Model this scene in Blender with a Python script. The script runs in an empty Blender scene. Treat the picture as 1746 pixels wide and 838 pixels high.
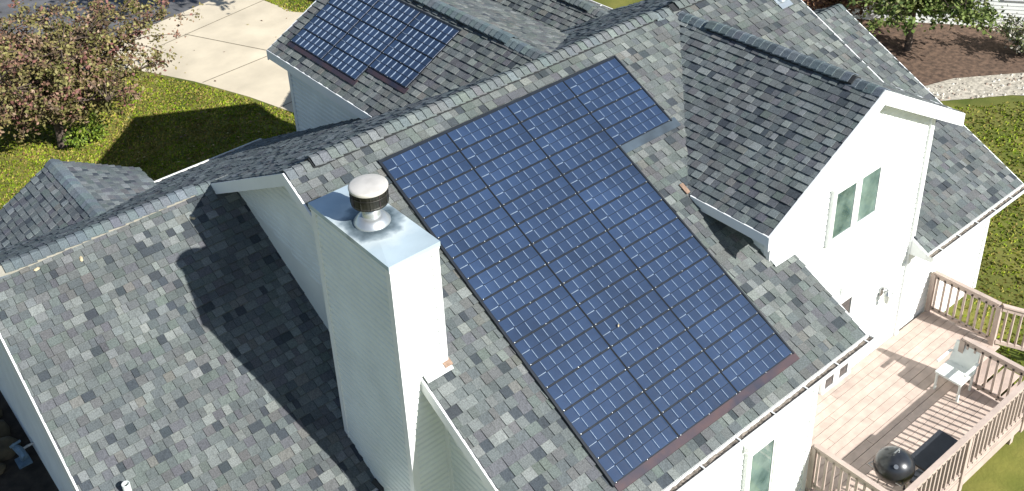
import bpy, math, random
from mathutils import Vector, Matrix, noise

# ------------------------------------------------------------------ scene
S = bpy.context.scene
COL = S.collection
ZO = 7.0                                   # the ground lies at z = 0; heights below are written from the roof datum
R3 = random.Random(7)

# camera (a crop of a larger drone frame: hence the lens shift)
F_PX, YAW, PIT, ROL = 1837.683, 0.936336, 0.503560, -0.067307
CAM = Vector((-6.87426, -12.47878, 7.65403 + ZO))
PPX, PPY = 788.37, 176.48
fw = Vector((math.cos(PIT)*math.cos(YAW), math.cos(PIT)*math.sin(YAW), -math.sin(PIT)))
rt0 = Vector((math.sin(YAW), -math.cos(YAW), 0)); up0 = rt0.cross(fw)
rt = math.cos(ROL)*rt0 + math.sin(ROL)*up0
up = -math.sin(ROL)*rt0 + math.cos(ROL)*up0
cd = bpy.data.cameras.new('camera'); cam = bpy.data.objects.new('camera', cd); COL.objects.link(cam)
cam.matrix_world = Matrix(((rt.x, up.x, -fw.x, CAM.x), (rt.y, up.y, -fw.y, CAM.y), (rt.z, up.z, -fw.z, CAM.z), (0, 0, 0, 1)))
cd.sensor_width = 36; cd.lens = F_PX/1746*36
cd.shift_x = (873-PPX)/1746; cd.shift_y = -(419-PPY)/1746
cd.clip_start = 0.1; cd.clip_end = 2000
S.camera = cam

# light
SUN = Vector((0.196, -0.800, 0.567)).normalized()
w = bpy.data.worlds.new('World'); S.world = w; w.use_nodes = True
nt = w.node_tree; bg = nt.nodes['Background']
sky = nt.nodes.new('ShaderNodeTexSky'); sky.sky_type = 'NISHITA'; sky.sun_disc = False
sky.sun_elevation = math.asin(SUN.z); sky.sun_rotation = math.atan2(SUN.x, SUN.y)
sky.air_density = 1.0; sky.dust_density = 0.6; sky.ozone_density = 1.2
nt.links.new(sky.outputs[0], bg.inputs[0]); bg.inputs[1].default_value = 0.074
sd = bpy.data.lights.new('sun', 'SUN'); sd.energy = 5.0; sd.angle = math.radians(0.5); sd.color = (1.0, 0.985, 0.945)
so = bpy.data.objects.new('sun', sd); COL.objects.link(so); so.location = (0, 0, 60)
so.rotation_euler = (-SUN).to_track_quat('-Z', 'Y').to_euler()
S.view_settings.view_transform = 'Standard'; S.view_settings.look = 'None'
S.view_settings.exposure = 0.66; S.view_settings.gamma = 1.0

# ------------------------------------------------------------------ materials
def mat(name, col, rough=0.7, metal=0.0, var=0.12, scale=8.0, bump=0.0, bscale=60.0, attr=False, spec=0.5, coat=0.0, col2=None, detail=6, macro=0, mscale=0.6, rnd=0):
    m = bpy.data.materials.new(name); m.use_nodes = True
    n = m.node_tree.nodes; l = m.node_tree.links; b = n['Principled BSDF']
    b.inputs['Roughness'].default_value = rough; b.inputs['Metallic'].default_value = metal
    b.inputs['Specular IOR Level'].default_value = spec
    b.inputs['Coat Weight'].default_value = coat
    tc = n.new('ShaderNodeTexCoord')
    nz = n.new('ShaderNodeTexNoise'); nz.inputs['Scale'].default_value = scale; nz.inputs['Detail'].default_value = detail
    l.new(tc.outputs['Object'], nz.inputs['Vector'])
    mx = n.new('ShaderNodeMix'); mx.data_type = 'RGBA'
    if attr:
        a = n.new('ShaderNodeVertexColor'); a.layer_name = 'col'
        mr = n.new('ShaderNodeMapRange'); mr.inputs[1].default_value = 0.3; mr.inputs[2].default_value = 0.7
        mr.inputs[3].default_value = 1-var; mr.inputs[4].default_value = 1+var
        l.new(nz.outputs[0], mr.inputs[0])
        mx.blend_type = 'MULTIPLY'; mx.inputs[0].default_value = 1.0
        l.new(a.outputs[0], mx.inputs[6]); l.new(mr.outputs[0], mx.inputs[7])
    else:
        rp = n.new('ShaderNodeMapRange'); rp.inputs[1].default_value = 0.32; rp.inputs[2].default_value = 0.68
        l.new(nz.outputs[0], rp.inputs[0]); l.new(rp.outputs[0], mx.inputs[0])
        c = Vector(col)
        mx.inputs[6].default_value = (*(c*(1-var)), 1)
        mx.inputs[7].default_value = (*(Vector(col2) if col2 else c*(1+var)), 1)
    out = mx.outputs[2]
    def mul(sock, lo, hi, o0=0.3, o1=0.7):
        nonlocal out
        r_ = n.new('ShaderNodeMapRange'); r_.inputs[1].default_value = o0; r_.inputs[2].default_value = o1; r_.inputs[3].default_value = lo; r_.inputs[4].default_value = hi
        l.new(sock, r_.inputs[0]); m2 = n.new('ShaderNodeMix'); m2.data_type = 'RGBA'; m2.blend_type = 'MULTIPLY'; m2.inputs[0].default_value = 1
        l.new(out, m2.inputs[6]); l.new(r_.outputs[0], m2.inputs[7]); out = m2.outputs[2]
    if macro:
        ge = n.new('ShaderNodeNewGeometry'); n3 = n.new('ShaderNodeTexNoise'); n3.inputs['Scale'].default_value = mscale; n3.inputs['Detail'].default_value = 8; n3.inputs['Roughness'].default_value = 0.62
        l.new(ge.outputs['Position'], n3.inputs['Vector']); mul(n3.outputs[0], 1-macro, 1+macro)
    if rnd:
        oi = n.new('ShaderNodeObjectInfo'); mul(oi.outputs['Random'], 1-rnd, 1+rnd, 0, 1)
    l.new(out, b.inputs['Base Color'])
    if bump:
        n2 = n.new('ShaderNodeTexNoise'); n2.inputs['Scale'].default_value = bscale; n2.inputs['Detail'].default_value = 4
        l.new(tc.outputs['Object'], n2.inputs['Vector'])
        bp = n.new('ShaderNodeBump'); bp.inputs['Strength'].default_value = bump; bp.inputs['Distance'].default_value = 0.01
        l.new(n2.outputs[0], bp.inputs['Height']); l.new(bp.outputs[0], b.inputs['Normal'])
    return m
M = {}
M['shingle'] = mat('shingle', (0,0,0), 0.92, var=0.30, scale=55, bump=0.5, bscale=160, attr=True, spec=0.25, macro=0.16, mscale=0.9)
M['underlay'] = mat('underlay', (0.05,0.055,0.06), 0.95)
M['siding'] = mat('siding', (0.82,0.84,0.80), 0.55, var=0.03, scale=1.3, macro=0.07, mscale=1.4, bump=0.05, bscale=40)
M['trim'] = mat('trim', (0.84,0.85,0.84), 0.45, var=0.03, scale=2)
M['gutter_white'] = mat('gutter_white', (0.78,0.78,0.75), 0.4, var=0.06, scale=4)
M['debris'] = mat('debris', (0.20,0.17,0.14), 0.95, var=0.5, scale=25, bump=0.8, bscale=50)
M['vent_dark'] = mat('vent_dark', (0.018,0.02,0.022), 0.7)
M['vent_sunlit'] = mat('vent_sunlit', (0.30,0.28,0.23), 0.8)  # paler vent copy: sunlight on the front face put into the colour
M['flash_grey'] = mat('flash_grey', (0.055,0.075,0.095), 0.5, metal=0.1, var=0.3, scale=3)
M['galv'] = mat('galv', (0.42,0.47,0.50), 0.42, metal=0.55, var=0.14, scale=2.2)
M['pipe_metal'] = mat('pipe_metal', (0.55,0.57,0.57), 0.35, metal=0.75, var=0.1, scale=6)
M['cap_top'] = mat('cap_top', (0.66,0.62,0.56), 0.5, metal=0.3, var=0.12, scale=5)
M['cap_mesh'] = mat('cap_mesh', (0.022,0.021,0.016), 0.5, metal=0.3, var=0.5, scale=9)
M['soot'] = mat('soot', (0.03,0.033,0.035), 0.8)
M['cell'] = mat('cell', (0.024,0.046,0.100), 0.32, var=0.3, scale=1.6, spec=0.8, coat=0.3, col2=(0.038,0.068,0.135), macro=0.25, mscale=0.8, rnd=0.14)
M['frame_black'] = mat('frame_black', (0.012,0.016,0.022), 0.45, var=0.2)
M['busbar_glint'] = mat('busbar_glint', (0.23,0.29,0.37), 0.45, var=0.3, scale=14)  # connector strips whose pale colour stands in for glints at the cell edges
M['screw'] = mat('screw', (0.5,0.52,0.52), 0.3, metal=0.4)
M['flash_dark'] = mat('flash_dark', (0.035,0.042,0.072), 0.5, metal=0.2, var=0.3, scale=2.5, col2=(0.085,0.05,0.05))
M['copper'] = mat('copper', (0.30,0.20,0.14), 0.5, metal=0.3, var=0.3, scale=20)
M['glass'] = mat('glass', (0.05,0.10,0.10), 0.05, var=0.25, scale=2.5, col2=(0.20,0.28,0.25), spec=0.9, coat=0.6)
M['dark_glass'] = mat('dark_glass', (0.02,0.025,0.03), 0.06, spec=0.9, coat=0.5)
M['blind'] = mat('blind', (0.50,0.60,0.52), 0.7)
M['deck'] = mat('deck', (0.50,0.395,0.335), 0.75, var=0.12, scale=6, bump=0.1, macro=0.1, mscale=1.5, rnd=0.07)
M['rail'] = mat('rail', (0.47,0.375,0.32), 0.7, var=0.1, scale=5)
M['lawn'] = mat('lawn', (0.125,0.165,0.012), 0.95, var=0.4, scale=0.9, bump=0.9, bscale=14, col2=(0.19,0.18,0.035), detail=10, macro=0.2, mscale=0.5)
M['grass'] = mat('grass', (0,0,0), 0.8, var=0.25, scale=2, attr=True, spec=0.2, macro=0.22, mscale=0.5)
M['concrete'] = mat('concrete', (0.60,0.52,0.39), 0.85, var=0.10, scale=0.8, bump=0.12, bscale=30, detail=9, macro=0.12, mscale=0.45)
M['joint'] = mat('joint', (0.20,0.17,0.12), 0.95, var=0.3)
M['asphalt'] = mat('asphalt', (0.115,0.115,0.12), 0.9, var=0.3, scale=1.2, bump=0.3, bscale=60, detail=10)
M['soil'] = mat('soil', (0.035,0.026,0.018), 0.95, var=0.5, scale=5, bump=1.0, bscale=18)
M['mulch'] = mat('mulch', (0.12,0.075,0.05), 0.95, var=0.5, scale=7, bump=1.0, bscale=30)
M['gravel'] = mat('gravel', (0.42,0.38,0.31), 0.95, var=0.4, scale=9, bump=1.0, bscale=25)
M['rock'] = mat('rock', (0.075,0.06,0.035), 0.9, var=0.45, scale=4, bump=0.7, bscale=15)
M['bark'] = mat('bark', (0.09,0.065,0.05), 0.9, var=0.35, scale=12, bump=0.6, bscale=30)
M['leaf'] = mat('leaf', (0,0,0), 0.6, var=0.2, scale=3, attr=True, spec=0.3)
M['black_metal'] = mat('black_metal', (0.022,0.024,0.028), 0.3, var=0.2, coat=0.3)
M['steel'] = mat('steel', (0.45,0.46,0.46), 0.3, metal=0.8)
M['table_top'] = mat('table_top', (0.035,0.038,0.045), 0.45, var=0.2)
M['plastic_white'] = mat('plastic_white', (0.72,0.75,0.72), 0.4, var=0.04)
M['blue_metal'] = mat('blue_metal', (0.13,0.20,0.26), 0.5, var=0.25, scale=14)
M['lamp_glass'] = mat('lamp_glass', (0.55,0.57,0.52), 0.15)
M['roof_plain'] = mat('roof_plain', (0.16,0.16,0.155), 0.9, var=0.35, scale=9, bump=0.4)
M['dead_leaf'] = mat('dead_leaf', (0.46,0.38,0.24), 0.7, var=0.2)
M['red_plastic'] = mat('red_plastic', (0.45,0.03,0.03), 0.4)

# ------------------------------------------------------------------ helpers
ORG = {}
def reg(o, org): ORG[o.name] = Vector(org); return o
def thing(name, label, cat, loc, group=None, rz=0):
    o = bpy.data.objects.new(name, None); COL.objects.link(o)
    o.location = (loc[0], loc[1], loc[2]+ZO); o.rotation_euler.z = rz
    o.empty_display_size = 0.1
    o['label'] = label; o['category'] = cat
    if group: o['group'] = group
    return reg(o, loc)
class MB:
    def __init__(s): s.v = []; s.f = []; s.c = []
    def face(s, pts, c=None):
        i = len(s.v); s.v += [tuple(p) for p in pts]; s.f.append(tuple(range(i, i+len(pts)))); s.c.append(c)
    def add(s, vs, fs, c=None):
        i = len(s.v); s.v += [tuple(p) for p in vs]
        for f in fs: s.f.append(tuple(i+k for k in f)); s.c.append(c)
    def hexa(s, p, c=None):    # 8 points: bottom ring 0-3, top ring 4-7
        s.add(p, [(3,2,1,0),(4,5,6,7),(0,1,5,4),(1,2,6,5),(2,3,7,6),(3,0,4,7)], c)
    def box(s, x0, x1, y0, y1, z0, z1, c=None):
        s.hexa([(x0,y0,z0),(x1,y0,z0),(x1,y1,z0),(x0,y1,z0),(x0,y0,z1),(x1,y0,z1),(x1,y1,z1),(x0,y1,z1)], c)
    def beam(s, a, b, side, upv, c=None):
        # box from a to b; side and upv are edge vectors added to the corner line a-b
        a, b, sv, uv = Vector(a), Vector(b), Vector(side), Vector(upv)
        s.hexa([a, b, b+sv, a+sv, a+uv, b+uv, b+sv+uv, a+sv+uv], c)
    def prism(s, poly, d, c=None):     # planar polygon extruded by d
        n = len(poly); d = Vector(d); A = [Vector(p) for p in poly]
        s.add(A+[p+d for p in A], [tuple(range(n)), tuple(range(2*n-1, n-1, -1))]+[(i, i+n, (i+1)%n+n, (i+1)%n) for i in range(n)], c)
    def tube(s, pts, rad, n=8, cap=True, c=None):
        P = [Vector(p) for p in pts]; i0 = len(s.v)
        for k, p in enumerate(P):
            d = (P[min(k+1, len(P)-1)]-P[max(k-1, 0)]).normalized()
            a = d.cross(Vector((0,0,1))); a = d.cross(Vector((1,0,0))) if a.length < 0.15 else a; a.normalize(); b = d.cross(a)
            r = rad[k] if isinstance(rad, (list, tuple)) else rad
            for j in range(n):
                t = 2*math.pi*j/n; s.v.append(tuple(p+r*(math.cos(t)*a+math.sin(t)*b)))
        for k in range(len(P)-1):
            for j in range(n):
                s.f.append((i0+k*n+j, i0+k*n+(j+1)%n, i0+(k+1)*n+(j+1)%n, i0+(k+1)*n+j)); s.c.append(c)
        if cap:
            s.f.append(tuple(i0+j for j in range(n))); s.c.append(c)
            s.f.append(tuple(i0+(len(P)-1)*n+j for j in range(n-1, -1, -1))); s.c.append(c)
    def lathe(s, cx, cy, prof, n=28, c=None):
        i0 = len(s.v)
        for r, z in prof:
            for j in range(n):
                t = 2*math.pi*j/n; s.v.append((cx+r*math.cos(t), cy+r*math.sin(t), z))
        for k in range(len(prof)-1):
            for j in range(n):
                s.f.append((i0+k*n+j, i0+k*n+(j+1)%n, i0+(k+1)*n+(j+1)%n, i0+(k+1)*n+j)); s.c.append(c)
    def mesh(s, name, m, org=(0,0,0), smooth=False):
        me = bpy.data.meshes.new(name); ox, oy, oz = org
        me.from_pydata([(x-ox, y-oy, z-oz) for x, y, z in s.v], [], s.f); me.validate()
        if m: me.materials.append(m)
        if any(c is not None for c in s.c) and len(s.c) == len(me.polygons):
            at = me.color_attributes.new('col', 'FLOAT_COLOR', 'CORNER'); data = []
            for p, c in zip(me.polygons, s.c):
                c = c or (0.2, 0.2, 0.2); data += [c[0], c[1], c[2], 1.0]*p.loop_total
            at.data.foreach_set('color', data)
        if smooth:
            me.polygons.foreach_set('use_smooth', [True]*len(me.polygons))
        return me
    def build(s, name, m, parent=None, smooth=False, kind=None, label=None, cat=None, group=None, org=None):
        og = ORG[parent.name] if parent else Vector(org or (0, 0, -ZO))
        o = bpy.data.objects.new(name, s.mesh(name, m, og, smooth)); COL.objects.link(o)
        if parent: o.parent = parent
        else: o.location = (og.x, og.y, og.z+ZO)
        if kind: o['kind'] = kind
        if label: o['label'] = label
        if cat: o['category'] = cat
        if group: o['group'] = group
        return reg(o, og)
def clip(poly, conv):                      # Sutherland-Hodgman, conv counter-clockwise, 2-D
    out = list(poly)
    for i in range(len(conv)):
        a, b = conv[i], conv[(i+1) % len(conv)]; inp = out; out = []
        if not inp: break
        def sd_(p): return (b[0]-a[0])*(p[1]-a[1])-(b[1]-a[1])*(p[0]-a[0])
        for j in range(len(inp)):
            p, q = inp[j], inp[(j+1) % len(inp)]; dp, dq = sd_(p), sd_(q)
            if dp >= 0: out.append(p)
            if (dp > 0 and dq < 0) or (dp < 0 and dq > 0):
                t = dp/(dp-dq); out.append((p[0]+t*(q[0]-p[0]), p[1]+t*(q[1]-p[1])))
    return out
def area(p): return 0.5*sum(p[i][0]*p[(i+1)%len(p)][1]-p[(i+1)%len(p)][0]*p[i][1] for i in range(len(p)))
def ccw(p): return p if area(p) > 0 else p[::-1]
def px(p):                                  # world (roof datum) -> photo pixel, used only to rank pieces by size
    q = Vector(p)+Vector((0,0,ZO))-CAM; d = q.dot(fw)
    return PPX+F_PX*q.dot(rt)/d, PPY-F_PX*q.dot(up)/d, d

# ------------------------------------------------------------------ house: roof planes
P, PB = 0.55, 0.54
YR, ZR = -0.62, -0.341
house = thing('house', 'large white sided house with grey shingle roofs and a tall chimney', 'house', (2, 0, -7))

PAL = [(0.124,0.140,0.138),(0.138,0.152,0.148),(0.172,0.188,0.182),(0.205,0.220,0.210),(0.102,0.116,0.119),(0.056,0.066,0.075),
       (0.128,0.132,0.132),(0.152,0.153,0.143),(0.110,0.114,0.123),(0.122,0.143,0.133)]
PWT = [7,5,2.2,0.9,4,1.3,4,1.2,2.5,3]
WID = [0.09, 0.12, 0.145, 0.17, 0.21]
EXP = 0.143
_tabs = {}
def tab_mesh(wi, ci, pr):
    k = (wi, ci, pr)
    if k not in _tabs:
        b = MB(); tab_geo(b, [(0,0),(WID[wi]-0.006,0),(WID[wi]-0.006,EXP*1.22),(0,EXP*1.22)], 0, pr, PAL[ci]); _tabs[k] = b.mesh('shingle', M['shingle'])
    return _tabs[k]
def tab_geo(b, poly, v0, pr, c, fn=None):
    # poly in slope coordinates; top surface sinks from the butt edge upwards
    hb = 0.029 if pr else 0.014
    def h(v): return hb-(hb-0.001)*min(1, max(0, (v-v0)/(EXP*1.22)))
    n = len(poly)
    top = [(u, v, h(v)) for u, v in poly]; bot = [(u, v, -0.001) for u, v in poly]
    pts = top+bot
    if fn: pts = [fn(*q) for q in pts]
    b.add(pts, [tuple(range(n))]+[(i, i+n, (i+1)%n+n, (i+1)%n) for i in range(n)], c)
SLOPES = []
class Slope: pass
def slope(name, O, U, V, polys, skip=(), tint=(1,1,1), seed=1, thick=0.10, label=None):
    """O origin, U along the rows, V up the slope (unit), polys: convex polygons in (u,v)."""
    s = Slope(); s.O, s.U, s.V = Vector(O), Vector(U), Vector(V).normalized(); s.N = s.U.cross(s.V).normalized()
    s.polys = [ccw(p) for p in polys]; s.skip = skip; s.tint = tint; s.seed = seed
    b = MB(); dn = Vector((0,0,-thick))
    for p in s.polys: b.prism([s.O+s.U*u+s.V*v-s.N*0.004 for u, v in p], dn)
    s.ob = b.build(name, M['underlay'], house, label=label); s.ob.data.materials.append(M['trim'])
    for f in s.ob.data.polygons:
        if f.normal.z < -0.2 or abs(f.normal.z) < 0.05: f.material_index = 1
    SLOPES.append(s); return s
c1, c2 = 1/math.sqrt(1+P*P), 1/math.sqrt(1+PB*PB)
L1, L2 = math.sqrt(1+P*P), math.sqrt(1+PB*PB)
# front slope of the main block (carries the large array); u = x, v up the slope from the eave
YE = -6.12
def f2v(y): return (y-YE)*L1
slope('roof_slope', (0,YE,P*YE), (1,0,0), (0,c1,P*c1),
      [[(-1.32,0),(4.9,0),(4.9,f2v(YR)),(-1.32,f2v(YR))], [(4.9,f2v(-4.6)),(8.3,f2v(-4.6)),(8.3,f2v(YR)),(4.9,f2v(YR))], [(8.3,f2v(-3.35)),(9.27,f2v(-3.35)),(9.27,f2v(YR)),(8.3,f2v(YR))]],
      skip=[(0.03,3.52,f2v(-5.72),f2v(-1.10)),(3.4,4.72,f2v(-2.1),f2v(-1.1)),(5.2,8.2,0,f2v(-2.6)),(-1.55,-0.97,f2v(-3.6),f2v(-1.98))], tint=(1.0,1.0,0.98), seed=3)
# lower front slope on the left
Y1E = -2.70; YL = 2.25; ZL = P*YL-3.1
slope('roof_slope', (0,Y1E,P*Y1E-3.1), (1,0,0), (0,c1,P*c1), [[(-5.16,0),(-1.0,0),(-1.0,(YL-Y1E)*L1),(-5.16,(YL-Y1E)*L1)]],
      skip=[(-1.56,-0.9,0.2,0.8*L1)], seed=5)
# rear slope (grazing view): u runs towards -x, v up from the rear eave
YB = 7.2; ZB = ZR-PB*(YB-YR)
def bv(y): return (YB-y)*L2
slope('roof_slope', (0,YB,ZB), (-1,0,0), (0,-c2,PB*c2),
      [[(5.16,0),(-1.98,0),(-1.98,bv(YL)),(5.16,bv(YL))], [(1.32,bv(YL)),(-9.27,bv(YL)),(-9.27,bv(YR)),(1.32,bv(YR))], [(-7.6,bv(4.2)),(-9.27,bv(4.2)),(-9.27,bv(YL)),(-7.6,bv(YL))]],
      seed=9, tint=(0.92,0.98,1.06))  # bluer tint: grazing sky light put into the shingle colour
# garage wing: slope with the small array faces -x; u towards -y
XG0, XG, ZG = 1.70, 3.88, -0.466
LG = (XG-XG0)*L1
ZG0 = ZG-P*(XG-XG0)
YG = 5.64
PG = 0.48
def valy(x): return (ZR+PB*YR-(ZG-P*(XG-x)))/PB if x <= XG else (ZR+PB*YR-(ZG-PG*(x-XG)))/PB
slope('roof_slope', (XG0,0,ZG0), (0,-1,0), (c1,0,P*c1), [[(-YG,0),(-valy(XG0)+0.08,0),(-valy(XG)+0.05,LG),(-YG,LG)]],
      skip=[(-5.2,-1.7,0.75,LG-0.42)], seed=13)
XGR = 6.42; cg, LGR = 1/math.sqrt(1+PG*PG), math.sqrt(1+PG*PG)
slope('roof_slope', (XGR,0,ZG-PG*(XGR-XG)), (0,1,0), (-cg,0,PG*cg), [[(valy(XGR)-0.05,0),(YG,0),(YG,(XGR-XG)*LGR),(valy(XG)-0.05,(XGR-XG)*LGR)]], seed=15)
# second front gable behind the garage ridge
XS, ZS = 8.5, -2.2
def valS(x): return (ZR+PB*YR-(ZS-P*abs(XS-x)))/PB
slope('roof_slope', (6.3,0,ZS-P*2.2), (0,-1,0), (c1,0,P*c1), [[(-7.4,0),(-valS(6.3)+0.05,0),(-valS(XS)+0.05,2.2*L1),(-7.4,2.2*L1)]], seed=17)
slope('roof_slope', (9.9,0,ZS-P*1.4), (0,1,0), (-c1,0,P*c1), [[(valS(9.9)-0.05,0),(7.4,0),(7.4,1.4*L1),(valS(XS)-0.05,1.4*L1)]], seed=19)
# rear-right gable wing with the twin window
XW, ZW = 6.66, -0.42; XW0, XW1 = 4.07, 9.25; YWG = -4.87
def valw(x): return (ZW-P*abs(XW-x))/P
slope('roof_slope', (XW0,0,ZW-P*(XW-XW0)), (0,-1,0), (c1,0,P*c1),
      [[(-valw(XW0)-0.05,0),(-YWG,0),(-YWG,(XW-XW0)*L1),(-valw(XW)-0.05,(XW-XW0)*L1)]], seed=21, tint=(0.97,0.99,1.03))  # slight blue tint paints the shade of this slope into its shingles
slope('roof_slope', (XW1,0,ZW-P*(XW1-XW)), (0,1,0), (-c1,0,P*c1),
      [[(YWG,0),(valw(XW1)+0.05,0),(valw(XW)+0.05,(XW1-XW)*L1),(YWG,(XW1-XW)*L1)]], seed=23)
# lower wing at the far right
YRW, ZRW = -0.65, -1.96; YRE = -5.03
slope('roof_slope', (0,YRE,P*YRE-1.6), (1,0,0), (0,c1,P*c1), [[(8.62,0),(11.86,0),(11.86,(YRW-YRE)*L1),(9.20,(YRW-YRE)*L1),(8.62,1.2)]], seed=25)
slope('roof_slope', (0,3.5,ZRW-P*(3.5-YRW)), (-1,0,0), (0,-c1,P*c1), [[(-11.86,0),(-9.0,0),(-9.0,(3.5-YRW)*L1),(-11.86,(3.5-YRW)*L1)]], seed=27)
# small porch gable at the far left
XP, ZP, YP = -2.52, -3.27, 7.42
def valp(x): return (ZR+PB*YR-(ZP-P*abs(x-XP)))/PB
slope('roof_slope', (-5.0,0,ZP-P*(XP+5.0)), (0,-1,0), (c1,0,P*c1), [[(-YP,0),(-valp(-5.0)+0.02,0),(-valp(XP)+0.05,(XP+5.0)*L1),(-YP,(XP+5.0)*L1)]], seed=29, tint=(0.95,0.98,1.05))  # blue tint paints sky light onto the porch shingles
slope('roof_slope', (-0.85,0,ZP-P*(1.67)), (0,1,0), (-c1,0,P*c1), [[(valp(-0.85)-0.05,0),(YP,0),(YP,1.67*L1),(valp(XP)-0.05,1.67*L1)]], seed=31, tint=(0.95,0.98,1.05))  # same painted sky light as the other porch slope

# ---- lay the shingles
cand = []
for si, s in enumerate(SLOPES):
    rg = random.Random(s.seed); s.mb = MB()
    us = [q[0] for p in s.polys for q in p]; vs = [q[1] for p in s.polys for q in p]
    u0, u1, v1 = min(us), max(us), max(vs); k = 0
    fn = lambda u, v, h, s=s: s.O+s.U*u+s.V*v+s.N*h
    while k*EXP < v1-0.02:
        v = k*EXP; u = u0-rg.random()*0.3
        prv = False
        while u < u1:
            wi = rg.choices(range(5), (2,4,5,3,1.6))[0]; ww = WID[wi]; pr = (not prv) if rg.random() < 0.8 else prv; prv = pr
            ci = rg.choices(range(10), PWT)[0]
            if pr and rg.random() < 0.36: ci = rg.choice((2,2,3,1))
            elif not pr and rg.random() < 0.25: ci = rg.choice((4,5,8))
            rect = [(u,v),(u+ww-0.006,v),(u+ww-0.006,v+EXP*1.22),(u,v+EXP*1.22)]
            if not any(a <= u and u+ww <= b and c <= v and v+EXP <= d for a, b, c, d in s.skip):
                for p in s.polys:
                    q = clip(rect, p)
                    if len(q) < 3 or area(q) < 0.0008: continue
                    whole = abs(area(q)-area(rect)) < 1e-5
                    fq = 0.82+0.18*rg.random(); col = tuple(PAL[ci][i]*s.tint[i]*fq*(0.975+0.05*rg.random()) for i in range(3))
                    if whole:
                        X, Y, D = px(fn(u+ww/2, v+EXP/2, 0))
                        # apparent area in the photo
                        vd = (fn(u, v, 0)+Vector((0,0,ZO))-CAM).normalized()
                        ap = ww*EXP*abs(vd.dot(s.N))/D**2 if (8 < X < 1740 and 8 < Y < 832) else 0
                        cand.append((ap, si, u, v, wi, ci, pr, col, rect))
                    else: tab_geo(s.mb, q, v, pr, col, fn)
            u += ww
        k += 1
cand.sort(key=lambda t: -t[0])
for i, (ap, si, u, v, wi, ci, pr, col, rect) in enumerate(cand):
    s = SLOPES[si]
    if i < 300:
        o = bpy.data.objects.new('shingle', tab_mesh(wi, ci, pr)); COL.objects.link(o); o.parent = s.ob
        L = s.O+s.U*u+s.V*v-ORG[house.name]
        o.matrix_local = Matrix(((s.U.x,s.V.x,s.N.x,L.x),(s.U.y,s.V.y,s.N.y,L.y),(s.U.z,s.V.z,s.N.z,L.z),(0,0,0,1)))
    else:
        tab_geo(s.mb, rect, v, pr, col, lambda u, v, h, s=s: s.O+s.U*u+s.V*v+s.N*h)
for s in SLOPES: s.mb.build('shingles', M['shingle'], s.ob, kind='stuff')

# ---- ridge caps: a dark vent strip under bent cap shingles
CAPN = [0]
def ridge(a, b, pa, pb, side, vents=(), tint=(1,1,1), seed=1, hw=0.15, step=0.14, vm='vent_dark'):
    """from a to b; side: horizontal unit vector to the camera-facing slope (pitch pa), other slope pitch pb"""
    a, b, sv = Vector(a), Vector(b), Vector(side); d = (b-a); Ln = d.length; d.normalize(); rg = random.Random(seed)
    vb = MB(); vb.beam(a-Vector((0,0,0.03)), b-Vector((0,0,0.03)), sv*0.02, (0,0,0.02))
    for t0, t1 in vents:
        for sg, p in ((1, pa), (-1, pb)):
            w_ = hw-0.02; A = a+d*t0; B = a+d*t1; e = sv*sg*w_+Vector((0,0,-p*w_))
            q = [A+Vector((0,0,0.0)), B+Vector((0,0,0.0)), B+e, A+e]
            vb.hexa(q+[x+Vector((0,0,0.062)) for x in q])
    vo = vb.build('ridge_cap', M[vm], house)
    t = 0.0
    while t < Ln-0.02:
        on = any(t0-0.01 <= t <= t1-0.05 for t0, t1 in vents)
        lift = 0.068 if on else 0.014
        c = PAL[rg.choices(range(10), PWT)[0]]; c = tuple(c[i]*tint[i]*(0.9+0.2*rg.random()) for i in range(3))
        mb = MB(); cols = []
        ww = hw+rg.uniform(-0.006, 0.006); l = min(step*1.35, Ln-t+0.03)
        c = tuple(0.55*c[i]+0.45*(0.135,0.158,0.158)[i]*tint[i] for i in range(3))
        prof = [(-ww, -pb*ww), (-ww*0.5, -pb*ww*0.5+0.004), (-0.035, -0.010), (0.035, -0.010), (ww*0.5, -pa*ww*0.5+0.004), (ww, -pa*ww)]
        rows = []
        for k, (tt, hh) in enumerate(((t, 0.028), (t+l, 0.002))):
            for th in (0, -0.018):
                rows.append([a+d*tt+sv*x+Vector((0,0,z+lift+hh+th)) for x, z in prof])
        n = 6; vs = rows[0]+rows[2]+rows[1]+rows[3]
        fs = [(i, i+1, i+1+n, i+n) for i in range(n-1)]+[(i+1, i, i+2*n, i+1+2*n) for i in range(n-1)]
        fs += [(0, n, 3*n, 2*n), (n-1, 2*n-1+0, 4*n-1, 3*n-1)]
        mb.add(vs, fs, c); CAPN[0] += 1
        mb.build('ridge_shingle', M['shingle'], vo)
        t += step
ridge((-1.32,YR,ZR), (9.27,YR,ZR), P, PB, (0,-1,0), vents=((0.40,7.40),(7.85,10.4)), seed=41)
ridge((-5.16,YL,ZL), (-1.34,YL,ZL), P, PB, (0,-1,0), vents=((0.3,3.55),), seed=43, vm='vent_sunlit', tint=(0.95,0.98,1.05))
ridge((XG,YG,ZG), (XG,valy(XG)-0.05,ZG), P, P, (-1,0,0), vents=((0.4,5.0),), seed=45, tint=(0.85,0.95,1.0))
ridge((XS,7.4,ZS), (XS,valS(XS),ZS), P, P, (-1,0,0), vents=((0.4,4.0),), seed=47)
ridge((XW,YWG,ZW), (XW,valw(XW)+0.0,ZW), P, P, (-1,0,0), vents=((0.5,3.35),), seed=49, tint=(0.92,0.97,1.06))
ridge((9.1,YRW,ZRW), (11.86,YRW,ZRW), P, P, (0,-1,0), seed=51)
ridge((XP,YP,ZP), (XP,valp(XP),ZP), P, P, (-1,0,0), seed=53, tint=(0.9,0.97,1.06))

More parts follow.
